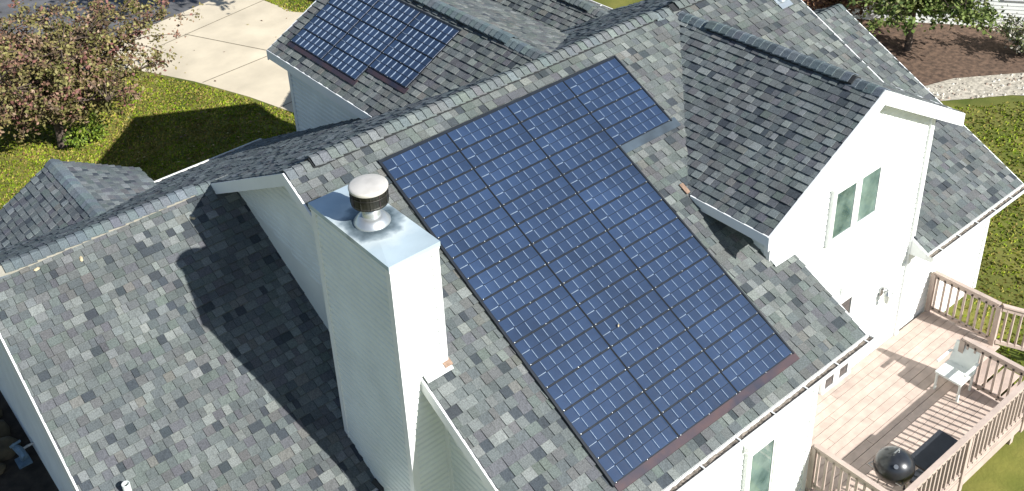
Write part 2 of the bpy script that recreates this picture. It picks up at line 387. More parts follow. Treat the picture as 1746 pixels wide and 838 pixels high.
# ------------------------------------------------------------------ walls of lap siding
def siding(name, parent, base, ud, nrm, poly, bh=0.105, pieces=False, m='siding'):
    """wall plane through base; horizontal unit ud, outward nrm; poly in (u, z) convex"""
    base, ud, nrm = Vector(base), Vector(ud), Vector(nrm); poly = ccw(poly)
    fn = lambda u, z, o: Vector((base.x, base.y, 0))+ud*u+nrm*o+Vector((0,0,z))
    b = MB(); b.prism([fn(u, z, 0) for u, z in poly], -nrm*0.08)
    wo = b.build(name, M[m], parent) if name else parent
    z0 = min(p[1] for p in poly); z1 = max(p[1] for p in poly); u0 = min(p[0] for p in poly)-1; u1 = max(p[0] for p in poly)+1
    k = 0; lump = MB()
    while z0+k*bh < z1:
        za = z0+k*bh; q = clip([(u0,za),(u1,za),(u1,za+bh),(u0,za+bh)], poly); k += 1
        if len(q) < 3 or area(q) < 0.001: continue
        mb = MB() if pieces else lump; n = len(q)
        zb = za+bh*0.55
        for lo, hi, o0, o1 in ((za, zb, 0.044, 0.040), (zb, za+bh, 0.040, 0.002)):
            q2 = clip(q, [(u0,lo),(u1,lo),(u1,hi),(u0,hi)]); n = len(q2)
            if n < 3 or area(q2) < 1e-5: continue
            of = lambda z: o0+(o1-o0)*(z-lo)/(hi-lo)
            mb.add([fn(u, z, of(z)) for u, z in q2]+[fn(u, z, 0.0005) for u, z in q2], [tuple(range(n))]+[(i, i+n, (i+1)%n+n, (i+1)%n) for i in range(n)])
        if not mb.f: continue
        if pieces: mb.build('siding_board', M[m], wo)
    if not pieces: lump.build('siding_boards', M[m], wo, kind='stuff')
    return wo
NX, NY, PX_, PY_ = Vector((-1,0,0)), Vector((0,-1,0)), Vector((1,0,0)), Vector((0,1,0))
# wedge wall between the two roof levels, left of the chimney
siding('wall', house, (-1.0,0,0), (0,1,0), NX, [(-1.95,P*-1.95-0.10),(YR,ZR-0.10),(2.25,-1.93),(2.1,-1.96),(-1.95,-4.19)], pieces=True)
# wall right of the chimney, under the rake
siding('wall', house, (-1.0,0,0), (0,1,0), NX, [(-5.75,-7),(-3.6,-7),(-3.6,P*-3.6-0.1),(-5.75,P*-5.75-0.1)], pieces=True)
front = siding('wall', house, (0,-5.75,0), (1,0,0), NY, [(-1.0,-7),(4.3,-7),(4.3,P*-5.75-0.1),(-1.0,P*-5.75-0.1)])
siding('wall', house, (4.3,0,0), (0,1,0), PX_, [(-5.75,-7),(-4.56,-7),(-4.56,P*-4.56-0.1),(-5.75,P*-5.75-0.1)])
gable = siding('wall', house, (0,-4.635,0), (1,0,0), NY, [(4.45,-7),(8.62,-7),(8.62,ZW-P*1.96-0.1),(XW,ZW-0.1),(4.45,ZW-P*2.21-0.1)])
siding('wall', house, (4.45,0,0), (0,1,0), NX, [(-4.6,-2.75),(-2.9,-1.80),(-2.9,-1.71),(-4.6,-1.71)])
siding('wall', house, (0,-4.605,0), (1,0,0), NY, [(8.62,-7),(11.6,-7),(11.6,P*-4.6-1.6-0.1),(8.62,P*-4.6-1.6-0.1)])
siding('wall', house, (8.62,0,0), (0,1,0), PX_, [(-4.6,-4.2),(-2.2,-2.9),(-2.2,-1.62),(-4.6,-1.62)])
siding('wall', house, (11.6,0,0), (0,1,0), PX_, [(-4.6,-7),(3.2,-7),(3.2,-4.1),(YRW,ZRW-0.1),(-4.6,P*-4.6-1.7)])
siding('wall', house, (9.0,0,0), (0,1,0), PX_, [(-4.5,-2.6),(-4.5,-3.6),(3.0,-3.6),(3.0,-2.4),(YR,ZR-0.1)])
siding('wall', house, (1.98,0,0), (0,1,0), NX, [(1.4,-7),(5.35,-7),(5.35,ZG0+0.02),(1.4,ZG0+0.02)], pieces=True)
siding('wall', house, (0,5.35,0), (1,0,0), PY_, [(1.98,-7),(6.2,-7),(6.2,-1.68),(XG,ZG-0.1),(1.98,ZG0+0.02)])
siding('wall', house, (0,7.1,0), (1,0,0), PY_, [(6.5,-7),(9.7,-7),(9.7,-2.95),(XS,ZS-0.1),(6.5,-3.3)])
siding('wall', house, (6.2,0,0), (0,1,0), PX_, [(2.5,-7),(5.3,-7),(5.3,-1.75),(2.5,-1.75)])
siding('wall', house, (-4.87,0,0), (0,1,0), NX, [(-2.4,-7),(6.9,-7),(6.9,ZB+0.1),(YL,ZL-0.1),(-2.4,P*-2.4-3.2)])
siding('wall', house, (0,-2.4,0), (1,0,0), NY, [(-4.87,-7),(-1.6,-7),(-1.6,P*-2.4-3.2),(-4.87,P*-2.4-3.2)])
siding('wall', house, (0,6.9,0), (1,0,0), PY_, [(-4.87,-7),(1.98,-7),(1.98,ZB+0.05),(-4.87,ZB+0.05)])
siding('wall', house, (0,7.15,0), (1,0,0), PY_, [(-4.3,-7),(-1.1,-7),(-1.1,ZP-0.9),(XP,ZP-0.12),(-4.3,ZP-1.05)])
siding('wall', house, (9.7,0,0), (0,1,0), PX_, [(3.0,-7),(7.1,-7),(7.1,-2.95),(3.0,-2.95)])

# ------------------------------------------------------------------ chimney
CX0, CX1, CY0, CY1, CZ = -1.580, -0.955, -3.635, -1.935, -0.13
b = MB(); b.box(CX0+0.03,CX1-0.03,CY0+0.03,CY1-0.03,-7,CZ-0.01); ch = b.build('chimney', M['siding'], house)
siding(None, ch, (CX0,0,0), (0,1,0), NX, [(CY0+0.05,-5.2),(CY1-0.05,-5.2),(CY1-0.05,CZ-0.06),(CY0+0.05,CZ-0.06)], bh=0.098, pieces=True)
siding(None, ch, (0,CY0,0), (1,0,0), NY, [(CX0+0.05,-7),(CX1-0.05,-7),(CX1-0.05,CZ-0.06),(CX0+0.05,CZ-0.06)], bh=0.098, pieces=True)
siding(None, ch, (CX1,0,0), (0,1,0), PX_, [(CY0+0.05,-2.6),(CY1-0.05,-2.6),(CY1-0.05,CZ-0.06),(CY0+0.05,CZ-0.06)], bh=0.098)
siding(None, ch, (0,CY1,0), (1,0,0), PY_, [(CX0+0.05,-4.4),(CX1-0.05,-4.4),(CX1-0.05,CZ-0.06),(CX0+0.05,CZ-0.06)], bh=0.098)
for x, y in ((CX0,CY0),(CX1,CY0),(CX0,CY1),(CX1,CY1)):
    sx = 1 if x == CX0 else -1; sy = 1 if y == CY0 else -1
    b = MB(); b.box(min(x-sx*0.050,x+sx*0.052),max(x-sx*0.050,x+sx*0.052),min(y-sy*0.050,y+sy*0.052),max(y-sy*0.050,y+sy*0.052),-7,CZ-0.03)
    b.build('corner_trim', M['trim'], ch)
b = MB(); e = 0.054
b.box(CX0-e-0.004,CX1+e+0.004,CY0-e-0.004,CY1+e+0.004,CZ-0.05,CZ-0.012)
b.build('frieze', M['trim'], ch)
b = MB(); e = 0.068                    # metal chase cover, top slightly crowned, turned-down edge
cxm, cym = (CX0+CX1)/2, -2.80
b.box(CX0-e,CX1+e,CY0-e,CY1+e,CZ-0.011,CZ+0.055)
b.add([(CX0-e,CY0-e,CZ+0.055),(CX1+e,CY0-e,CZ+0.055),(CX1+e,CY1+e,CZ+0.055),(CX0-e,CY1+e,CZ+0.055),(cxm,cym,CZ+0.085)], [(0,1,4),(1,2,4),(2,3,4),(3,0,4)])
cap = b.build('chimney_cap', None, ch)
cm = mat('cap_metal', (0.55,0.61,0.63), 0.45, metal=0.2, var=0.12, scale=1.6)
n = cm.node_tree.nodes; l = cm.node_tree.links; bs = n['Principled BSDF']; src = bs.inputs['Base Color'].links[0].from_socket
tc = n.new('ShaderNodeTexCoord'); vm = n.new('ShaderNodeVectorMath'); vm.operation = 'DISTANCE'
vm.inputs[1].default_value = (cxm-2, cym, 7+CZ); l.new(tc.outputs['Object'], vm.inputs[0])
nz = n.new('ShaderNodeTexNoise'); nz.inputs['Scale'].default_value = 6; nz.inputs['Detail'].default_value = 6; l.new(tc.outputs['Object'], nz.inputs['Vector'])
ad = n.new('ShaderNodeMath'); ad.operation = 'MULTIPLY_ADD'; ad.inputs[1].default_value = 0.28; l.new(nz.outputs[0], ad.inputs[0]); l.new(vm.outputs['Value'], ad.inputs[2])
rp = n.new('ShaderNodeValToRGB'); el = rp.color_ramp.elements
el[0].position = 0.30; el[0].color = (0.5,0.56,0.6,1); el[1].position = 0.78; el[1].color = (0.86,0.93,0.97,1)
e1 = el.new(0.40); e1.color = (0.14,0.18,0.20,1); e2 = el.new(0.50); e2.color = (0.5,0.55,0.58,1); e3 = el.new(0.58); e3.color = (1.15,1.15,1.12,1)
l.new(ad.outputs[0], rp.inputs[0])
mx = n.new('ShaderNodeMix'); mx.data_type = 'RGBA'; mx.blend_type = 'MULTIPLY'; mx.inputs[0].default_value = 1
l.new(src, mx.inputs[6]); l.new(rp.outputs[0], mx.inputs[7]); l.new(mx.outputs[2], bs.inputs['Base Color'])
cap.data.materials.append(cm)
zt = CZ+0.075
b = MB(); b.lathe(cxm,cym,[(0.235,zt-0.015),(0.235,zt+0.012),(0.215,zt+0.03),(0.20,zt+0.055),(0.165,zt+0.085),(0.135,zt+0.10),(0.12,zt+0.10)], 32); b.build('storm_collar', M['pipe_metal'], ch, smooth=True)
b = MB(); b.lathe(cxm,cym,[(0.122,zt+0.05),(0.122,zt+0.33),(0.10,zt+0.33)], 32); b.build('flue_pipe', M['pipe_metal'], ch, smooth=True)
b = MB(); z0, z1 = zt+0.29, zt+0.55
b.lathe(cxm,cym,[(0.05,z0),(0.235,z0),(0.238,z0+0.02),(0.232,z0+0.03),(0.232,z1-0.04)], 36); fc = b.build('flue_cap', M['cap_mesh'], ch)
for k in range(12):
    t = 2*math.pi*k/12; b = MB(); b.tube([(cxm+0.236*math.cos(t),cym+0.236*math.sin(t),z0+0.02),(cxm+0.236*math.cos(t),cym+0.236*math.sin(t),z1-0.04)], 0.005, 5)
    b.build('cap_wire', M['flash_dark'] if k % 3 == 0 else M['cap_mesh'], ch)
b = MB(); b.lathe(cxm,cym,[(0.238,z0+0.125),(0.243,z0+0.13),(0.243,z0+0.14),(0.238,z0+0.145)], 36); b.build('cap_band', M['cap_mesh'], ch)
b = MB(); b.lathe(cxm,cym,[(0.246,z1-0.05),(0.25,z1-0.03),(0.245,z1-0.01),(0.22,z1),(0.10,z1+0.012),(0.0001,z1+0.014)], 36); b.build('cap_lid', M['cap_top'], ch, smooth=True)
# flashing where the chimney meets the roof corner
b = MB(); b.prism([(-1.31,-3.69,P*-3.69+0.03),(-0.90,-3.69,P*-3.69+0.03),(-0.90,-3.78,P*-3.78+0.03),(-1.31,-3.78,P*-3.78+0.03)], (0,0,0.02)); b.build('chimney_flashing', M['trim'], ch)
b = MB(); b.prism([(-1.0,-3.665,P*-3.66+0.055),(-0.88,-3.665,P*-3.66+0.055),(-0.88,-3.75,P*-3.75+0.055),(-1.0,-3.75,P*-3.75+0.055)], (0,0,0.012)); b.build('chimney_flashing', M['copper'], ch)
b = MB(); b.beam((CX1,-3.66,P*-3.66+0.02),(CX1,-1.9,P*-1.9+0.02),(0.02,0,0),(0,0,0.09)); b.build('step_flashing', M['galv'], ch)

# ------------------------------------------------------------------ fascias, gutters
def part(name, m, fn, parent=house, **k):
    b = MB(); fn(b); return b.build(name, M[m], parent, **k)
FH = 0.21
def rake(x, y0, y1, off, p, h=FH, t=0.03, dx=-1, crown=0.0, name='rake_board', m='trim'):
    a = (x, y0, p*y0+off+crown); c = (x, y1, p*y1+off+crown)
    part(name, m, lambda b: b.beam(a, c, (dx*t,0,0), (0,0,-h)))
rake(-1.32, -1.88, YR, 0, P); rake(-1.32, -6.12, -3.66, 0, P)
rake(-1.321, YR, 2.45, ZR+PB*YR, -PB)
rake(-5.16, Y1E, YL, -3.1, P, h=0.33); rake(-5.165, YL, YB, ZR+PB*YR, -PB, h=0.25)
part('frieze_board', 'trim', lambda b: b.beam((-4.90,-2.4,P*-2.4-3.36),(-4.90,YL,P*YL-3.36),(-0.025,0,0),(0,0,-0.14)))
part('soffit', 'trim', lambda b: b.beam((-5.15,-2.6,P*-2.6-3.36),(-5.15,YL,P*YL-3.36),(0.28,0,0),(0,0,-0.02)))
rake(4.9, -6.12, -4.64, 0, P, h=0.16, dx=1); rake(11.86, YRE, YRW, -1.6, P, h=0.2, dx=1); rake(9.27, -3.35, YR, 0, P, h=0.18, dx=1)
# gable wing
part('eave_board', 'trim', lambda b: b.beam((XW0,valw(XW0)-0.05,ZW-P*(XW-XW0)+0.012),(XW0,YWG,ZW-P*(XW-XW0)+0.012),(-0.03,0,0),(0,0,-0.17)))
for x, nm in ((XW0-0.03,'a'),(XW1+0.03,'b')):
    zz = ZW-P*abs(XW-x)
    part('rake_board', 'trim', lambda b: b.hexa([(XW,YWG,ZW-0.23),(x,YWG,zz-0.23),(x,YWG-0.03,zz-0.23),(XW,YWG-0.03,ZW-0.23),(XW,YWG,ZW+0.018),(x,YWG,zz+0.018),(x,YWG-0.03,zz+0.018),(XW,YWG-0.03,ZW+0.018)]))
part('eave_board', 'trim', lambda b: b.beam((XW1,-3.0,ZW-P*(XW1-XW)+0.012),(XW1,YWG,ZW-P*(XW1-XW)+0.012),(0.03,0,0),(0,0,-0.17)))
part('soffit', 'trim', lambda b: b.box(XW0,4.44,YWG,-3.3,ZW-P*(XW-XW0)-0.17,ZW-P*(XW-XW0)-0.155))
# garage wing
part('eave_board', 'trim', lambda b: b.beam((XG0,valy(XG0)+0.03,ZG0+0.012),(XG0,YG,ZG0+0.012),(-0.03,0,0),(0,0,-0.19)))
part('soffit', 'trim', lambda b: b.box(XG0,1.97,1.75,YG-0.02,ZG0-0.18,ZG0-0.165))
for x in (XG0-0.03, XGR):
    zz = ZG-(P if x < XG else PG)*abs(XG-x)
    part('rake_board', 'trim', lambda b: b.hexa([(XG,YG,ZG-0.2),(x,YG,zz-0.2),(x,YG+0.03,zz-0.2),(XG,YG+0.03,ZG-0.2),(XG,YG,ZG+0.01),(x,YG,zz+0.01),(x,YG+0.03,zz+0.01),(XG,YG+0.03,ZG+0.01)]))
# corner posts
for x, y, z0, z1 in ((1.985,5.345,-7,ZG0-0.18),(-1.0,-3.70,-7,-2.2),(4.3,-5.75,-7,-3.4),(4.45,-4.635,-2.7,-1.9),(8.62,-4.66,-7,-1.62),(11.6,-4.61,-7,-4.3),(-1.0,-5.75,-7,-3.4)):
    part('corner_trim', 'trim', lambda b: b.box(x-0.054,x+0.054,y-0.054,y+0.054,z0,z1))
# gutters: open troughs along the eaves, with hangers and leaf litter
def gutter(a, c, out, wdt=0.125, h=0.11, hang=0.6, lip=0.0):
    a, c, o = Vector(a), Vector(c), Vector(out); d = (c-a); Ln = d.length; d.normalize()
    prof = [(0,0.012),(0,-h),(wdt*0.75,-h),(wdt,-h*0.45),(wdt,0.0),(wdt-0.024,0.0),(wdt-0.022,-h*0.43),(wdt*0.72,-h+0.012),(0.012,-h+0.012),(0.012,0.012)]
    b = MB(); n = len(prof); A = [a+o*x+Vector((0,0,z)) for x, z in prof]; B = [c+o*x+Vector((0,0,z)) for x, z in prof]
    b.add(A+B, [(i, (i+1)%n, (i+1)%n+n, i+n) for i in range(n)])
    for q in (a, c-d*0.004):
        b.prism([q+o*0.0+Vector((0,0,0)), q+o*wdt, q+o*wdt+Vector((0,0,-h*0.45)), q+o*wdt*0.75+Vector((0,0,-h)), q+Vector((0,0,-h))], d*0.004)
    g = b.build('gutter', M['gutter_white'], house)
    rg = random.Random(int(abs(a.x*100)+abs(a.y*10)))
    b = MB(); N = int(Ln/0.05)
    vs = []; 
    for i in range(N+1):
        q = a+d*(Ln*i/N)
        for x in (0.014, wdt*0.5, wdt-0.026): vs.append(q+o*x+Vector((0,0,-h*0.34+rg.uniform(-0.012,0.02))))
    b.add(vs, [(3*i+j, 3*i+j+1, 3*i+j+4, 3*i+j+3) for i in range(N) for j in range(2)])
    b.build('leaf_litter', M['debris'], g, kind='stuff')
    t = 0.35
    while t < Ln:
        q = a+d*t+Vector((0,0,-0.006)); b = MB(); b.beam(q+o*0.01, q+o*(wdt-0.01), d*0.022, (0,0,-0.012)); b.build('gutter_hanger', M['gutter_white'], g); t += hang
gutter((-1.30,YE-0.01,P*YE-0.015), (4.96,YE-0.01,P*YE-0.015), (0,-1,0), hang=0.72)
gutter((-5.14,Y1E-0.01,P*Y1E-3.115), (-1.63,Y1E-0.01,P*Y1E-3.115), (0,-1,0))
gutter((-0.8,YB+0.01,ZB-0.01), (1.96,YB+0.01,ZB-0.01), (0,1,0))
gutter((8.55,YRE-0.01,P*YRE-1.615), (11.9,YRE-0.01,P*YRE-1.615), (0,-1,0))
gutter((9.91,3.0,ZS-P*1.4-0.01), (9.91,7.4,ZS-P*1.4-0.01), (1,0,0))
part('eave_board', 'trim', lambda b: b.box(-1.3,4.9,YE+0.002,YE+0.03,P*YE-0.24,P*YE-0.04))
part('soffit', 'trim', lambda b: b.box(-1.0,4.9,YE+0.03,-5.77,P*YE-0.22,P*YE-0.205))
part('eave_return', 'trim', lambda b: b.prism([(8.58,-5.02,P*YRE-1.62),(8.58,-4.64,P*-4.64-1.62),(8.58,-4.64,P*YRE-1.78),(8.58,-5.02,P*YRE-1.76)], (0.06,0,0)))
part('soffit', 'trim', lambda b: b.box(8.64,11.8,-5.02,-4.64,P*YRE-1.77,P*YRE-1.755))
# gutter end bracket / downspout elbow at the lower-left eave
part('downspout_elbow', 'soot', lambda b: b.tube([(-1.66,-2.62,-4.52),(-1.63,-2.78,-4.57),(-1.60,-2.86,-4.68),(-1.60,-2.86,-5.1)], 0.045, 8), smooth=True)
# flashing where the gable wall corner lands on the main slope
part('corner_flashing', 'trim', lambda b: b.prism([(4.42,-4.70,P*-4.70+0.03),(4.93,-4.70,P*-4.70+0.03),(4.93,-4.80,P*-4.80+0.03),(4.42,-4.80,P*-4.80+0.03)], (0,0,0.02)))
part('valley_flashing', 'copper', lambda b: b.prism([(4.02,-3.36,P*-3.36+0.03),(4.10,-3.36,P*-3.36+0.03),(4.10,-3.20,P*-3.20+0.03),(4.02,-3.20,P*-3.20+0.03)], (0,0,0.012)))
# plumbing vents standing through the roof
def roof_vent(x, y, off, r, h, m, boot=True):
    z = P*y+off
    b = MB(); b.lathe(x, y, [(r,z-0.1),(r,z+h),(r*0.8,z+h),(r*0.8,z+h-0.12)], 20); vo = b.build('vent_pipe', M[m], house, smooth=False)
    if boot:
        b = MB(); f = lambda dx, dy: (x+dx, y+dy, P*(y+dy)+off+0.026)
        b.prism([f(-0.16,-0.18),(f(0.16,-0.18)),f(0.16,0.16),f(-0.16,0.16)], (0,0,0.006)); b.lathe(x, y, [(r*1.9,z+0.01),(r*1.4,z+0.08),(r*1.02,z+0.10)], 20)
        b.build('vent_boot', M['galv'], vo)
roof_vent(8.86, -1.30, 0, 0.05, 0.28, 'pipe_metal')
roof_vent(-4.64, -1.24, -3.1, 0.055, 0.24, 'plastic_white', False)

# ------------------------------------------------------------------ windows and door
def window(parent, x0, x1, z0, z1, y, fr=0.07, lights=1, glass='glass', blind=False):
    b = MB(); yo = y-0.05
    for q in ((x0-fr,x1+fr,z1,z1+fr),(x0-fr,x1+fr,z0-fr,z0),(x0-fr,x0,z0,z1),(x1,x1+fr,z0,z1)):
        b.box(q[0],q[1],yo,y+0.045,q[2],q[3])
    wd = (x1-x0-(lights-1)*0.10)/lights
    for k in range(1, lights): b.box(x0+k*wd+(k-1)*0.10,x0+k*wd+k*0.10,yo,y+0.045,z0,z1)
    wo = b.build('window', M['trim'], parent)
    for k in range(lights):
        a = x0+k*(wd+0.10); g = 0.035
        b = MB()
        for q in ((a,a+wd,z1-g,z1),(a,a+wd,z0,z0+g),(a,a+g,z0+g,z1-g),(a+wd-g,a+wd,z0+g,z1-g)): b.box(q[0],q[1],y-0.036,y-0.004,q[2],q[3])
        b.build('sash', M['gutter_white'], wo)
        b = MB(); b.box(a+g,a+wd-g,y-0.022,y-0.016,z0+g,z1-g); b.build('pane', M[glass], wo)
    return wo
window(gable, 5.93, 7.17, -2.96, -2.01, -4.695, lights=2)
window(gable, 6.32, 7.06, -6.44, -6.12, -4.695, fr=0.05, lights=2, glass='dark_glass')
window(gable, 6.28, 6.86, -5.55, -4.50, -4.695, fr=0.05, glass='dark_glass')
window(front, 2.75, 3.32, -6.2, -4.55, -5.81, fr=0.09)
window(front, 1.05, 1.75, -6.2, -4.55, -5.81, fr=0.09)
part('window_head', 'trim', lambda b: b.box(2.62,3.45,-5.88,-5.80,-4.40,-4.30), parent=front)
part('outlet_box', 'trim', lambda b: (b.box(6.52,6.62,-4.745,-4.64,-4.36,-4.20), b.box(6.54,6.60,-4.76,-4.745,-4.34,-4.22)), parent=gable)
part('outlet_box', 'trim', lambda b: (b.box(5.55,5.63,-4.745,-4.64,-5.62,-5.50), b.box(5.565,5.615,-4.755,-4.745,-5.60,-5.52)), parent=gable)

# ------------------------------------------------------------------ solar panels
PW, PE, PH = 1.19, 0.3603, 0.40
def panel_parts(root, bm='busbar_glint'):
    def kid(name, b, m, smooth=False):
        o = bpy.data.objects.new(name, b.mesh(name, M[m], smooth=smooth) if isinstance(b, MB) else b); COL.objects.link(o); o.parent = root; return o
    b = MB(); t = 0.012
    q = [(0.004,0.0,0.020),(PW-0.004,0.0,0.020),(PW-0.004,PH,0.006),(0.004,PH,0.006)]
    b.hexa(q+[(x,y,z+t) for x,y,z in q]); kid('module_frame', b, 'frame_black')
    sl = -0.014/PH; top = lambda y: 0.020+sl*y+t
    cw = (PW-0.026)/7; chh = 0.166
    b = MB(); N = 7; vs = []
    for j in range(2):
        for i in range(N):
            f = i/(N-1); vs.append((f*(cw-0.011), j*(chh-0.004), 0.0025+0.011*f**4+sl*j*chh))
    vs += [(p[0], p[1], -0.001) for p in (vs[0], vs[N-1], vs[N], vs[2*N-1])]
    b.add(vs, [(i, i+1, N+i+1, N+i) for i in range(N-1)]+[(2*N+1, 2*N+3, 2*N-1, N-1)])
    cm_ = b.mesh('cell', M['cell'], smooth=True)
    for r in range(2):
        for c in range(7):
            o = kid('cell', cm_, None); o.location = (0.013+c*cw+0.002, 0.016+r*(chh+0.005), top(0.016+r*(chh+0.005)))
    b = MB(); b.box(0, 0.0075, 0.014, chh-0.010, -0.004, 0.0105); bm1 = b.mesh('busbar_glint', M[bm])
    b = MB(); b.box(0, cw-0.03, 0, 0.007, -0.003, 0.0075); bm2 = b.mesh('busbar_glint', M[bm])
    for r in range(2):
        y0 = 0.016+r*(chh+0.005)
        for c in range(6):
            o = kid('busbar_glint', bm1, None); o.location = (0.013+(c+1)*cw-0.009, y0, top(y0)+0.004); o.rotation_euler.x = math.atan(sl)
    y = 0.016+chh-0.0015; o = kid('busbar_glint', bm2, None); o.location = (0.018, y, top(y)+0.003)
    for x in (0.035, PW*0.5, PW-0.035):
        b = MB(); b.lathe(x, 0.010, [(0.006,top(0)-0.002),(0.006,top(0)+0.006),(0.0001,top(0)+0.008)], 8); kid('screw', b, 'screw')
def place(o, O, U, V):
    U, V = Vector(U), Vector(V).normalized(); N = U.cross(V)
    O = Vector(O)+Vector((0,0,ZO))
    o.matrix_world = Matrix(((U.x,V.x,N.x,O.x),(U.y,V.y,N.y,O.y),(U.z,V.z,N.z,O.z),(0,0,0,1)))
def copy_tree(o):
    c = o.copy(); COL.objects.link(c)
    for k in o.children:
        d = k.copy(); COL.objects.link(d); d.parent = c
    return c
ORD = ['first','second','third','fourth','fifth','sixth','seventh','eighth','ninth','tenth','eleventh','twelfth','thirteenth','fourteenth','fifteenth']
p0 = {}
def panel(label, group, O, U, V):
    if group not in p0:
        o = bpy.data.objects.new('solar_panel', None); COL.objects.link(o); o.empty_display_size = 0.1
        panel_parts(o); p0[group] = o
    else: o = copy_tree(p0[group])
    o['label'] = label; o['category'] = 'solar panel'; o['group'] = group; place(o, O, U, V)
s0 = 1.2                                                   # slope distance of the array top below y = 0
for r in range(15):
    for c in range(4 if r < 4 else 3):
        sl_ = s0+(r+1)*PE; y = -sl_*c1
        cn = ['at the chimney side','second from the chimney side','third from the chimney side','fourth, at the right end'][c]
        panel(f'dark blue solar panel on large array, {ORD[r]} row below ridge, {cn}', 'solar panels of the large array on the main roof',
              (c*PW, y, P*y+0.022), (1,0,0), (0,c1,P*c1))
for r in range(5):
    for c in range(2 if r == 0 else 3):
        v = 0.385+r*PE; y = 5.25-c*PW
        cn = ['nearest the driveway','second from the driveway','nearest the main ridge'][c]
        panel(f'blue solar panel on garage wing array, {ORD[r]} row above eave, {cn}', 'solar panels of the small array on the garage wing',
              (XG0+v*c1, y, ZG0+v*P*c1+0.022), (0,-1,0), (c1,0,P*c1))
# flashings round the arrays
ybot = -(s0+15*PE)*c1
fv = lambda y, h=0.040: P*y+h
b = MB(); b.prism([(0,ybot+0.03,fv(ybot+0.03)),(0,ybot-0.10,fv(ybot-0.10)),(3*PW+0.05,ybot-0.10,fv(ybot-0.10)),(3*PW+0.05,ybot+0.03,fv(ybot+0.03))], (0,0,-0.012)); b.build('array_flashing', M['flash_dark'], house)
y4 = -(s0+4*PE)*c1
b = MB(); b.prism([(3*PW+0.03,y4+0.02,fv(y4+0.02)),(3*PW+0.03,y4-0.13,fv(y4-0.13)),(4*PW+0.12,y4-0.13,fv(y4-0.13)),(4*PW+0.12,y4+0.02,fv(y4+0.02))], (0,0,-0.012)); b.build('array_flashing', M['flash_grey'], house)
b = MB(); yt = -s0*c1; b.beam((-0.03,yt+0.02,fv(yt+0.02,0.03)),(-0.03,ybot-0.02,fv(ybot-0.02,0.03)),(0.03,0,0),(0,0,0.035)); b.build('array_edge_trim', M['frame_black'], house)
for x, ya, yb in ((4*PW,yt,y4),(3*PW,y4,ybot)):
    b = MB(); b.beam((x+0.002,ya+0.02,fv(ya+0.02,0.03)),(x+0.002,yb-0.02,fv(yb-0.02,0.03)),(0.028,0,0),(0,0,0.028)); b.build('array_edge_trim', M['frame_black'], house)
b = MB(); b.beam((-0.03,yt+0.03,fv(yt+0.03,0.025)),(4*PW+0.03,yt+0.03,fv(yt+0.03,0.025)),(0,-0.03,-0.0165),(0,0,0.022)); b.build('array_edge_trim', M['frame_black'], house)
gx = lambda v, h=0.040: (XG0+v*c1, ZG0+v*P*c1+h)
for v0, ya, yb in ((0.385,5.27,2.85),(0.385+PE,2.85,1.66)):
    (xa, za), (xb, zb) = gx(v0+0.02), gx(v0-0.11)
    b = MB(); b.prism([(xa,ya,za),(xb,ya,zb),(xb,yb-0.02,zb),(xa,yb-0.02,za)], (0,0,-0.012)); b.build('array_flashing', M['flash_dark'], house)

# ------------------------------------------------------------------ ground
def sheet(name, pts, z, m, kind='structure', grid=None):
    b = MB(); b.face([(x, y, z) for x, y in (pts if area(pts) > 0 else pts[::-1])])
    return b.build(name, M[m], None, kind=kind)
sheet('lawn', [(-600,-600),(600,-600),(600,600),(-600,600)], -7.0, 'lawn')
sheet('driveway', [(4.4,5.6),(5.25,9.5),(5.15,11.7),(4.65,13.6),(3.9,15.7),(3.1,17.4),(2.2,18.4),(0.5,19.1),(-14,18.2),(-14,19.2),(0.5,20.1),(3.4,20.35),(8.3,21.3),(8.4,20.2),(8.75,18.0),(9.6,16.8),(12.5,15.6),(12.5,5.6)], -6.994, 'concrete')
sheet('street', [(-80,17.7),(-14,19.2),(0.5,20.1),(3.4,20.35),(8.3,21.3),(20,24.0),(80,40),(76,52),(6,30),(-80,27)], -6.998, 'asphalt')
b = MB()
for a, c in (((5.2,19.1),(7.9,13.0)),((4.05,15.45),(12,16.1)),((2.2,18.45),(8.5,19.7)),((4.9,12.4),(12,13.2)),((-14,18.7),(2.2,18.75))):
    d = (Vector(c)-Vector(a)).normalized(); nn = Vector((-d.y, d.x))*0.02
    b.face([(a[0]+nn.x,a[1]+nn.y,-6.99),(a[0]-nn.x,a[1]-nn.y,-6.99),(c[0]-nn.x,c[1]-nn.y,-6.99),(c[0]+nn.x,c[1]+nn.y,-6.99)])
b.build('driveway_joint', M['joint'], None, kind='structure')
sheet('planting_bed', [(-12,-3.0),(-4.8,-3.0),(-4.8,8.2),(-12,8.2)], -6.99, 'soil')
sheet('mulch_bed', [(17.2,2.6),(17.6,0.9),(19.4,0.3),(21.2,-0.9),(24,-2.8),(27,0.5),(24,6.0),(19.5,6.5),(16.5,5.5)], -6.99, 'mulch')
sheet('gravel_bed', [(15.6,3.8),(16.3,1.2),(18.2,0.0),(19.8,-1.1),(21.3,-2.9),(24,-4.8),(24.2,-2.9),(21.4,-0.8),(19.6,0.45),(17.8,1.0),(17.2,3.0),(16.2,5.6),(15,5.5)], -6.985, 'gravel')

